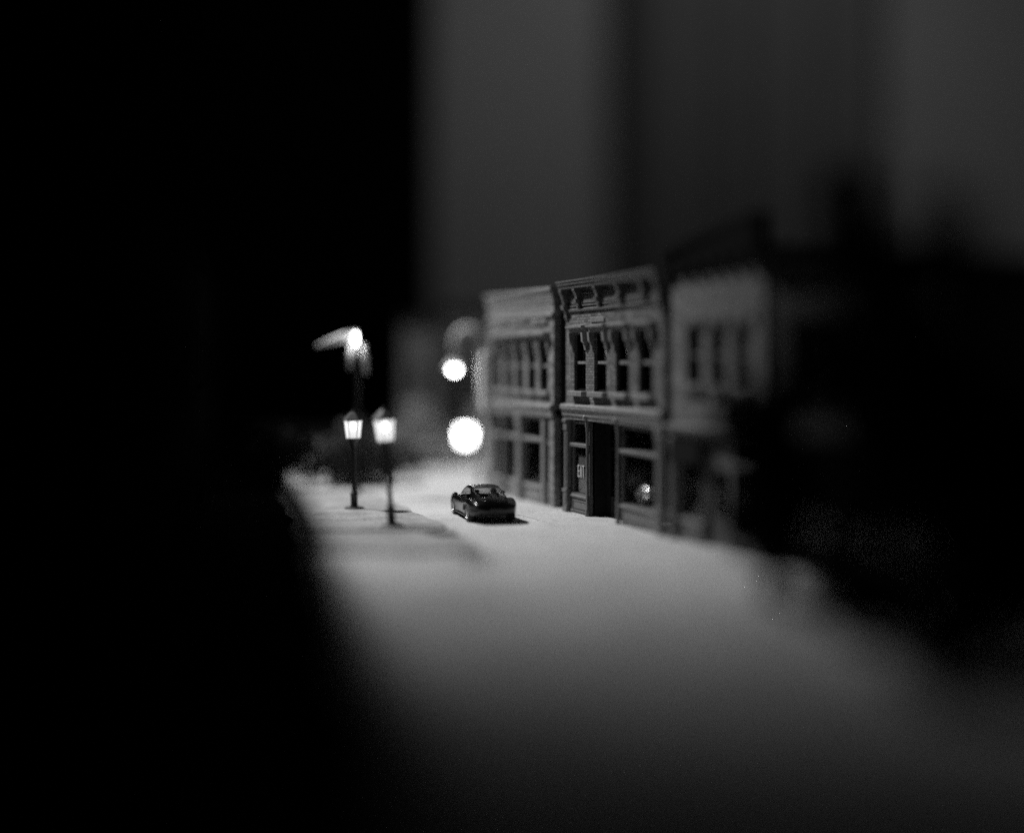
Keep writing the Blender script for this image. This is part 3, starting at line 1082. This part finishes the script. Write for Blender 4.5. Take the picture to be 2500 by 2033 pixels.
# ------------------------------------------------------------------ car
def car():
    rl, rr = on_ground(1143, 1274), on_ground(1240, 1271)
    axle = (rl + rr) / 2
    head = Vector((-0.27, 1.0, 0)).normalized()
    rz = math.atan2(-head.x, head.y)
    WB = 2.42
    ctr = axle + head * (WB / 2 + .12)
    root = empty('sports_car', (ctr.x + .1, ctr.y, 0.0), rz, 'glossy black two door sports coupe parked on the pale street', 'car')

    root.scale = (1, 1, .95)

    def cr(tab):
        """Catmull-Rom through (y, value)"""
        ys = [p[0] for p in tab]
        vs2 = [p[1] for p in tab]

        def f(y):
            y = min(max(y, ys[0]), ys[-1])
            i = 0
            while i < len(ys) - 2 and y > ys[i + 1]:
                i += 1
            t = (y - ys[i]) / (ys[i + 1] - ys[i])
            def tang(k):
                if k == 0:
                    return (vs2[1] - vs2[0]) / (ys[1] - ys[0])
                if k == len(ys) - 1:
                    return (vs2[-1] - vs2[-2]) / (ys[-1] - ys[-2])
                return (vs2[k + 1] - vs2[k - 1]) / (ys[k + 1] - ys[k - 1])
            h = ys[i + 1] - ys[i]
            m0, m1 = tang(i) * h, tang(i + 1) * h
            return ((2 * t**3 - 3 * t**2 + 1) * vs2[i] + (t**3 - 2 * t**2 + t) * m0 + (-2 * t**3 + 3 * t**2) * vs2[i + 1] + (t**3 - t**2) * m1)
        return f
    # y: -2.17 tail ... +2.17 nose; rear axle at -1.21, front axle at +1.21
    half = cr([(-2.17, .60), (-2.10, .70), (-1.9, .80), (-1.6, .885), (-1.21, .905), (-.7, .875), (-.2, .85), (.5, .845), (1.21, .885), (1.6, .86), (1.95, .74), (2.12, .56), (2.17, .44)])
    shoulder = cr([(-2.17, .66), (-2.08, .745), (-1.8, .83), (-1.4, .885), (-1.15, .88), (-.6, .80), (0, .775), (.6, .79), (1.0, .83), (1.4, .81), (1.8, .70), (2.1, .55), (2.17, .48)])
    deck = cr([(-2.17, .68), (-2.08, .79), (-1.95, .865), (-1.6, .90), (-1.2, .90), (-.6, .86), (0, .85), (.6, .86), (1.0, .83), (1.4, .76), (1.8, .66), (2.1, .54), (2.17, .48)])
    bottom = cr([(-2.17, .42), (-2.0, .35), (-1.6, .27), (-.8, .19), (0, .17), (1.6, .17), (2.0, .19), (2.17, .26)])
    ys = [-2.17 + 4.34 * i / 72 for i in range(73)]
    rows = []
    for y in ys:
        hw, zs, zd, zb = half(y), shoulder(y), deck(y), bottom(y)
        ctrl = [(0, zb), (hw * .55, zb), (hw * .9, zb + .01), (hw * .97, zb + .07), (hw * .985, zb + (zs - zb) * .35), (hw, zb + (zs - zb) * .6), (hw * .985, zb + (zs - zb) * .82),
                (hw * .93, zs - .012), (hw * .84, zs + .008), (hw * .72, (zs + zd) / 2 + .0), (hw * .5, zd), (0, zd + .015)]
        # smooth across
        prof_ = []
        fx = cr([(i, c[0]) for i, c in enumerate(ctrl)])
        fz = cr([(i, c[1]) for i, c in enumerate(ctrl)])
        for k in range(34):
            t = (len(ctrl) - 1) * k / 33
            prof_.append((fx(t), fz(t)))
        full = prof_ + [(-x, z) for x, z in prof_[-2:0:-1]]
        rows.append([(x, y, z) for x, z in full])
    n = len(rows[0])
    b = MB()
    vs2 = [p for r in rows for p in r]
    fs2 = []
    for i in range(len(rows) - 1):
        for k in range(n):
            k2 = (k + 1) % n
            fs2.append((i * n + k, i * n + k2, (i + 1) * n + k2, (i + 1) * n + k))
    fs2.append(tuple(range(n))[::-1])
    fs2.append(tuple((len(rows) - 1) * n + k for k in range(n)))
    b.add(vs2, fs2)
    body = b.build('body', M['paint'], root, smooth=True, angle=50)
    # wheel arches and the hollow of the cabin cut out of the solid body
    cut = MB()
    for yy in (-1.21, 1.21):
        for sgn in (-1, 1):
            cut.lathe_x([(.365, sgn * .50), (.365, sgn * 1.2)], 40, c=(0, yy, .325))
    cab = [(-.56, -.95), (.56, -.95), (.62, -.2), (.60, .75), (-.60, .75), (-.62, -.2)]
    cut.extrude_z(cab, .45, 1.2)
    co = cut.build('cutter', M['plastic'])
    bpy.context.view_layer.update()
    md = body.modifiers.new('cut', 'BOOLEAN')
    md.object = co
    md.operation = 'DIFFERENCE'
    md.solver = 'EXACT'
    md.use_self = True
    co.parent = root
    bpy.context.view_layer.update()
    dg = bpy.context.evaluated_depsgraph_get()
    nm = bpy.data.meshes.new_from_object(body.evaluated_get(dg))
    body.modifiers.clear()
    body.data = nm
    if not nm.materials:
        nm.materials.append(M['paint'])
    for p in nm.polygons:
        p.use_smooth = True
    nm.set_sharp_from_angle(angle=R(40))
    bpy.data.objects.remove(co)
    # greenhouse: a grid wrapped over the cabin, some cells glass
    top = cr([(-1.93, .875), (-1.7, .955), (-1.3, 1.09), (-.9, 1.20), (-.4, 1.285), (0.0, 1.30), (.3, 1.265), (.7, 1.09), (1.02, .875)])
    wbase = cr([(-1.93, .50), (-1.5, .60), (-1.0, .69), (-.4, .735), (.2, .735), (.7, .70), (1.02, .60)])
    wtop = cr([(-1.93, .46), (-1.5, .50), (-1.0, .53), (-.4, .55), (.0, .555), (.4, .55), (.8, .55), (1.02, .56)])
    zbelt = cr([(-1.93, .845), (-1.5, .87), (-1.0, .845), (-.4, .80), (.2, .79), (.7, .81), (1.02, .83)])
    NY, NS = 60, 26
    grid = []
    for i in range(NY + 1):
        y = -1.93 + 2.95 * i / NY
        zt, wb, wt, zb = top(y), wbase(y), wtop(y), min(zbelt(y), top(y) - .02)
        half_p = []
        ctrl = [(wb, zb), (wb - (wb - wt) * .45, zb + (zt - zb) * .45), (wt + .015, zt - (zt - zb) * .18), (wt * .86, zt - .028), (wt * .5, zt - .006), (0, zt)]
        fx = cr([(k, c[0]) for k, c in enumerate(ctrl)])
        fz = cr([(k, c[1]) for k, c in enumerate(ctrl)])
        for k in range(NS + 1):
            t = 5.0 * k / NS
            half_p.append((fx(t), fz(t)))
        full = half_p + [(-x, z) for x, z in half_p[-2::-1]]
        grid.append([(x, y, z) for x, z in full])
    NN = len(grid[0])

    def kind_of(y, t):
        """t: 0 belt .. 5 ridge"""
        side = t < 2.0
        if side and .15 < t < 1.85:
            lo = -1.02 + .30 * (t - .15)
            hi = .86 - .38 * (t - .15)
            if lo < y < hi:
                return 'side'
        if t > 2.75 and -1.74 < y < -.72 - .02 * (t - 2.75):
            return 'rear'
        if t > 2.55 and .36 < y < .99:
            return 'front'
        return 'paint'
    parts = {'paint': [], 'side_r': [], 'side_l': [], 'rear': [], 'front': []}
    for i in range(NY):
        yc = (grid[i][0][1] + grid[i + 1][0][1]) / 2
        for k in range(NN - 1):
            kk = k + .5
            t = 5.0 * (kk if kk < NS else 2 * NS - kk) / NS
            kd = kind_of(yc, t)
            if kd == 'side':
                kd = 'side_r' if kk < NS else 'side_l'
            parts[kd].append((i * NN + k, i * NN + k + 1, (i + 1) * NN + k + 1, (i + 1) * NN + k))
    allv = [p for r in grid for p in r]

    def sub(fl, name, mt, par, inset=0.0):
        used = sorted({v for f in fl for v in f})
        ix = {v: j for j, v in enumerate(used)}
        q = MB().add([allv[v] for v in used], [[ix[v] for v in f] for f in fl])
        o = q.build(name, mt, par, smooth=True)
        return o
    roof = sub(parts['paint'], 'roof', M['paint'], root)
    sub(parts['rear'], 'rear_window', M['car_glass'], root)
    sub(parts['front'], 'windscreen', M['car_glass'], root)
    sub(parts['side_r'], 'side_window', M['car_glass'], root)
    sub(parts['side_l'], 'side_window', M['car_glass'], root)
    # rear hatch lip, brake strip, plate, lamps, bumper slots, pipes
    MB().tube([(-.5, -1.97, .872), (-.3, -2.0, .885), (0, -2.01, .888), (.3, -2.0, .885), (.5, -1.97, .872)], .018, 6).build('spoiler', M['paint'], root, smooth=True)
    MB().cbox(-.2, .2, -1.86, -1.83, .905, .922, .004).build('brake_strip', M['tail_glass'], root)
    MB().cbox(-.26, .26, -2.185, -2.165, .47, .58, .006).build('number_plate', M['plate'], root)
    for sgn in (-1, 1):
        tl = bmesh.new()
        bmesh.ops.create_uvsphere(tl, u_segments=16, v_segments=10, radius=1)
        for v in tl.verts:
            v.co = Vector((sgn * .66 + v.co.x * .13, -1.985 + sgn * 0 + v.co.y * .10 + abs(v.co.x) * .0, .70 + v.co.z * .062))
        MB().from_bm(tl).build('tail_light', M['tail_glass'], root, smooth=True)
        fl_ = bmesh.new()
        bmesh.ops.create_uvsphere(fl_, u_segments=16, v_segments=10, radius=1)
        for v in fl_.verts:
            v.co = Vector((sgn * .60 + v.co.x * .13, 1.93 + v.co.y * .1, .60 + v.co.z * .075))
        MB().from_bm(fl_).build('headlight', M['rim'], root, smooth=True)
        MB().cbox(sgn * .62 - .1, sgn * .62 + .1, -2.13, -2.06, .44, .47, .006).build('reflector', M['tail_glass'], root)
        mr_ = bmesh.new()
        bmesh.ops.create_uvsphere(mr_, u_segments=14, v_segments=8, radius=1)
        for v in mr_.verts:
            v.co = Vector((sgn * .93 + v.co.x * .10, .50 + v.co.y * .055, .90 + v.co.z * .062))
        mi = MB().from_bm(mr_)
        mi.tube([(sgn * .74, .5, .83), (sgn * .86, .5, .88)], .022, 6)
        mi.build('mirror', M['paint'], root, smooth=True)
        MB().tube([(sgn * .872, -.28, .735), (sgn * .884, -.36, .737), (sgn * .872, -.44, .735)], .014, 6).build('door_handle', M['paint'], root, smooth=True)
        MB().cbox(sgn * .82 - .05, sgn * .82 + .065, -.82, .8, .17, .225, .02).build('sill', M['paint'], root)
        MB().tube([(sgn * .887, -.76, .64), (sgn * .889, -.72, .50), (sgn * .879, -.66, .40)], .02, 6).build('side_intake', M['plastic'], root, smooth=True)
        # seat
        st = MB()
        st.cbox(sgn * .34 - .22, sgn * .34 + .22, -.35, .2, .46, .6, .05)
        st.cbox(sgn * .34 - .2, sgn * .34 + .2, -.5, -.34, .55, 1.0, .06)
        st.cbox(sgn * .34 - .11, sgn * .34 + .11, -.53, -.42, 1.0, 1.14, .04)
        st.build('seat', M['seat'], root, smooth=True, angle=30)
        # exhaust pipe, tucked in the middle
        ex = MB().lathe([(.045, 0), (.045, .14), (.036, .14), (.036, .02)], 14)
        e2 = MB().add([(sgn * .055 + v[0], -2.10 - v[2] * .6, .37 + v[1]) for v in ex.v], ex.f)
        e2.build('exhaust_pipe', M['plastic'], root, smooth=True, angle=40)
    MB().cbox(-.45, .45, -2.05, -1.85, .29, .36, .02).build('rear_skirt', M['plastic'], root)
    # wheels
    tyre_m = rim_m = None
    for yy in (-1.21, 1.21):
        for sgn in (-1, 1):
            wide = .25 if yy < 0 else .21
            xo = .885 if yy < 0 else .865
            t = MB().lathe_x([(.225, -wide / 2), (.29, -wide / 2), (.317, -wide / 2 + .03), (.322, 0), (.317, wide / 2 - .03), (.29, wide / 2), (.225, wide / 2), (.225, -wide / 2)], 36)
            wl = t.build('wheel', M['tyre'], root, smooth=True, angle=40)
            wl.location = (sgn * (xo - wide / 2), yy, .322)
            rm = MB()
            f = sgn * (wide / 2 - .012)
            rm.lathe_x([(.228, f), (.228, f - sgn * .02), (.205, f - sgn * .03), (.205, f - sgn * .14), (.19, f - sgn * .14), (.19, f - sgn * .02), (.205, f), (.228, f)], 36)
            rm.lathe_x([(.001, f - sgn * .004), (.05, f - sgn * .006), (.06, f - sgn * .04), (.001, f - sgn * .05)], 20)
            for k in range(5):
                for off in (-.13, .13):
                    a = 2 * math.pi * k / 5 + off
                    a0 = 2 * math.pi * k / 5 + off * .6
                    rm.tube([(f - sgn * .02, .04 * math.cos(a0), .04 * math.sin(a0)), (f - sgn * .014, .205 * math.cos(a), .205 * math.sin(a))], .016, 6)
            rm.build('rim', M['rim'], wl, smooth=True, angle=40)
            dk = MB().lathe_x([(.001, f - sgn * .06), (.14, f - sgn * .06), (.14, f - sgn * .08), (.001, f - sgn * .08)], 24)
            dk.build('brake_disc', M['plastic'], wl)
    MB().box(-.5, .5, -1.7, 1.7, .21, .40).build('floor_pan', M['plastic'], root)
    return root


car()


# ------------------------------------------------------------------ trees and shrubs
def leaf_cloud(blobs, count, size, seed):
    rnd = random.Random(seed)
    vs_, fs = [], []
    tot = sum(b[3] ** 3 for b in blobs)
    for bx, by, bz, br in blobs:
        for _ in range(int(count * br ** 3 / tot)):
            d = Vector((rnd.gauss(0, 1), rnd.gauss(0, 1), rnd.gauss(0, 1))).normalized()
            r = br * (0.35 + 0.65 * rnd.random() ** 0.5)
            p = Vector((bx, by, bz)) + d * r * (1 + .25 * noise.noise(d * 2.5 + Vector((bx, by, bz))))
            nrm = (d + Vector((rnd.uniform(-1, 1), rnd.uniform(-1, 1), rnd.uniform(-1, 1)))).normalized()
            a = nrm.cross(Vector((rnd.uniform(-1, 1), rnd.uniform(-1, 1), rnd.uniform(-1, 1)))).normalized()
            b = nrm.cross(a)
            s_ = size * rnd.uniform(.6, 1.3)
            o = len(vs_)
            vs_ += [p - a * s_, p + b * s_ * .55, p + a * s_, p - b * s_ * .55]
            fs.append((o, o + 1, o + 2, o + 3))
    me_ = bpy.data.meshes.new('crown')
    me_.from_pydata([v[:] for v in vs_], [], fs)
    return me_


def tree(name, loc, blobs, trunk_h, count, size, seed, leaf, label, cat, group, trunk_r=.22):
    root = empty(name, loc, 0, label, cat, group)
    rnd = random.Random(seed)
    t = MB()
    top = Vector((0, 0, trunk_h))
    t.tube([(0, 0, -.05), (.05, .02, trunk_h * .4), (.0, .05, trunk_h * .75), (.05, 0, trunk_h)], [trunk_r * 1.3, trunk_r, trunk_r * .8, trunk_r * .6], 10)
    for bx, by, bz, br in blobs:
        e = Vector((bx, by, bz))
        st = Vector((0, 0.03, min(trunk_h * .95, max(trunk_h * .45, bz * .6))))
        mid = st.lerp(e, .5) + Vector((rnd.uniform(-.15, .15), rnd.uniform(-.15, .15), .1))
        t.tube([st, mid, e], [trunk_r * .5, trunk_r * .32, trunk_r * .12], 7)
    t.build('trunk' if trunk_h > .8 else 'stem', M['bark'], root, smooth=True)
    me_ = leaf_cloud(blobs, count, size, seed)
    me_.materials.append(leaf)
    o = bpy.data.objects.new('crown', me_)
    COL.objects.link(o)
    o.parent = root
    o['kind'] = 'stuff'
    return root


def blobs_from(seed, n, cx, cz, rx, rz, r0, r1):
    rnd = random.Random(seed)
    out = []
    for _ in range(n):
        a = rnd.uniform(0, 2 * math.pi)
        q = math.sqrt(rnd.random())
        out.append((cx + rx * q * math.cos(a), rx * .8 * q * math.sin(a) * rnd.uniform(-1, 1), cz + rz * q * math.sin(a), rnd.uniform(r0, r1)))
    return out


# near right: three dark trees and two bushes, all well out of focus
tree('leafy_tree', (7.6, 27.5, .058), blobs_from(1, 16, .2, 5.4, 1.4, 3.2, .75, 1.15) + [(-.1, 0, 9.5, .75), (.1, .1, 8.5, .9)], 4.2, 5200, .16, 11, M['leaf_dark'], 'tall dark blurred tree with the higher top, in front of the hidden building', 'tree', 'near trees at right')
tree('leafy_tree', (8.3, 23.5, .058), blobs_from(2, 18, .4, 4.6, 1.6, 3.0, .8, 1.2) + [(.0, 0, 8.5, .75), (.1, 0, 7.7, .9)], 3.8, 5600, .16, 12, M['leaf_dark'], 'broad dark blurred tree at the right edge, nearest to the eye', 'tree', 'near trees at right')
tree('leafy_tree', (6.2, 29.5, .058), blobs_from(3, 11, .15, 3.3, 1.15, 1.9, .5, .85), 2.6, 5000, .15, 13, M['leaf_dark'], 'small dark blurred tree in front of the plain brick building', 'tree', 'near trees at right')
tree('shrub', (7.0, 25.8, .058), blobs_from(4, 9, 0, .9, 1.2, .6, .5, .8), .5, 2200, .12, 14, M['leaf_dark'], 'low dark shrub at the foot of the near trees', 'shrub', 'shrubs', .1)
tree('shrub', (7.9, 21.5, .058), blobs_from(5, 10, .2, 1.0, 1.4, .7, .5, .85), .5, 2400, .12, 15, M['leaf_dark'], 'low dark shrub in the lower right corner under the broad tree', 'shrub', 'shrubs', .1)

# far left: scrub behind the lanterns
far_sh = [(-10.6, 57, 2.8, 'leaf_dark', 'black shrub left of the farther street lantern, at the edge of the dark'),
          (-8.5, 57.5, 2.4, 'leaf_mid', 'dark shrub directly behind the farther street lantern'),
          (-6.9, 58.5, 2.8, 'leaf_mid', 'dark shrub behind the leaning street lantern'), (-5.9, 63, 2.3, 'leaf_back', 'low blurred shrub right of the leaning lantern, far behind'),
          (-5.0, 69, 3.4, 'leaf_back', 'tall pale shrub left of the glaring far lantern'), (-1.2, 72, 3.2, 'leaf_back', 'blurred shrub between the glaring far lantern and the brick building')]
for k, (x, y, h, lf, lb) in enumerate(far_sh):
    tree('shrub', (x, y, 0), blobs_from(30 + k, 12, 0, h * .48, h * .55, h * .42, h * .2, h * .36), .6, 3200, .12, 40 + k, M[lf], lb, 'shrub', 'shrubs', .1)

# ------------------------------------------------------------------ grit and crumbs along the kerbs
rnd = random.Random(5)
g = MB()


def crumb(x, y, z, s_):
    a = rnd.uniform(0, 6.28)
    pts = [(x + s_ * math.cos(a + k * 2.09) * rnd.uniform(.7, 1.2), y + s_ * math.sin(a + k * 2.09) * rnd.uniform(.7, 1.2), z - .002) for k in range(3)]
    g.add(pts + [(x + s_ * rnd.uniform(-.5, .5), y + s_ * rnd.uniform(-.5, .5), z + s_ * rnd.uniform(.3, .9))], [(0, 1, 2), (0, 1, 3), (1, 2, 3), (2, 0, 3)])


for _ in range(420):                       # along the pavement edge by the lanterns
    x = rnd.uniform(-9, -2.6)
    crumb(x, 41.75 + abs(rnd.gauss(0, .12)) - .25, SLAB_B, rnd.uniform(.012, .04))
for _ in range(260):                       # tuft of dirt at the kerb end
    crumb(-3.1 + rnd.gauss(0, .45), 42.6 + rnd.gauss(0, .10), SLAB_A, rnd.uniform(.015, .05))
for _ in range(520):                       # scattered on the left pavement
    crumb(rnd.uniform(-9.5, -3.4), rnd.uniform(42, 46.5), SLAB_A, rnd.uniform(.008, .026))
for _ in range(260):                       # crack on the left pavement
    x = rnd.uniform(-8.5, -5.0)
    crumb(x, 44.3 + rnd.gauss(0, .03), SLAB_A, rnd.uniform(.01, .03))
for _ in range(420):                       # foot of the apron edge
    crumb(rnd.uniform(-10, -.9), 37.0 - abs(rnd.gauss(0, .2)), 0, rnd.uniform(.02, .06))
for _ in range(240):
    crumb(-1.0 + rnd.gauss(0, .3), 36.2 + rnd.gauss(0, .8), 0, rnd.uniform(.02, .07))
for _ in range(140):                       # along the shop kerb
    p = fpt(rnd.uniform(-4, 9), 2.05 + abs(rnd.gauss(0, .06)))
    crumb(p.x, p.y, 0, rnd.uniform(.008, .024))
for _ in range(60):
    p = fpt(rnd.uniform(-1.6, 2.5), rnd.uniform(.15, .5))
    crumb(p.x, p.y, .058, rnd.uniform(.008, .02))
for _ in range(220):                       # loose grains on the road
    crumb(rnd.uniform(-3, 4), rnd.uniform(36, 52), 0, rnd.uniform(.006, .016))
tag(g.build('grit', M['grit']), 'dark grit and crumbs strewn along the kerbs and lamp feet', 'grit', kind='stuff')
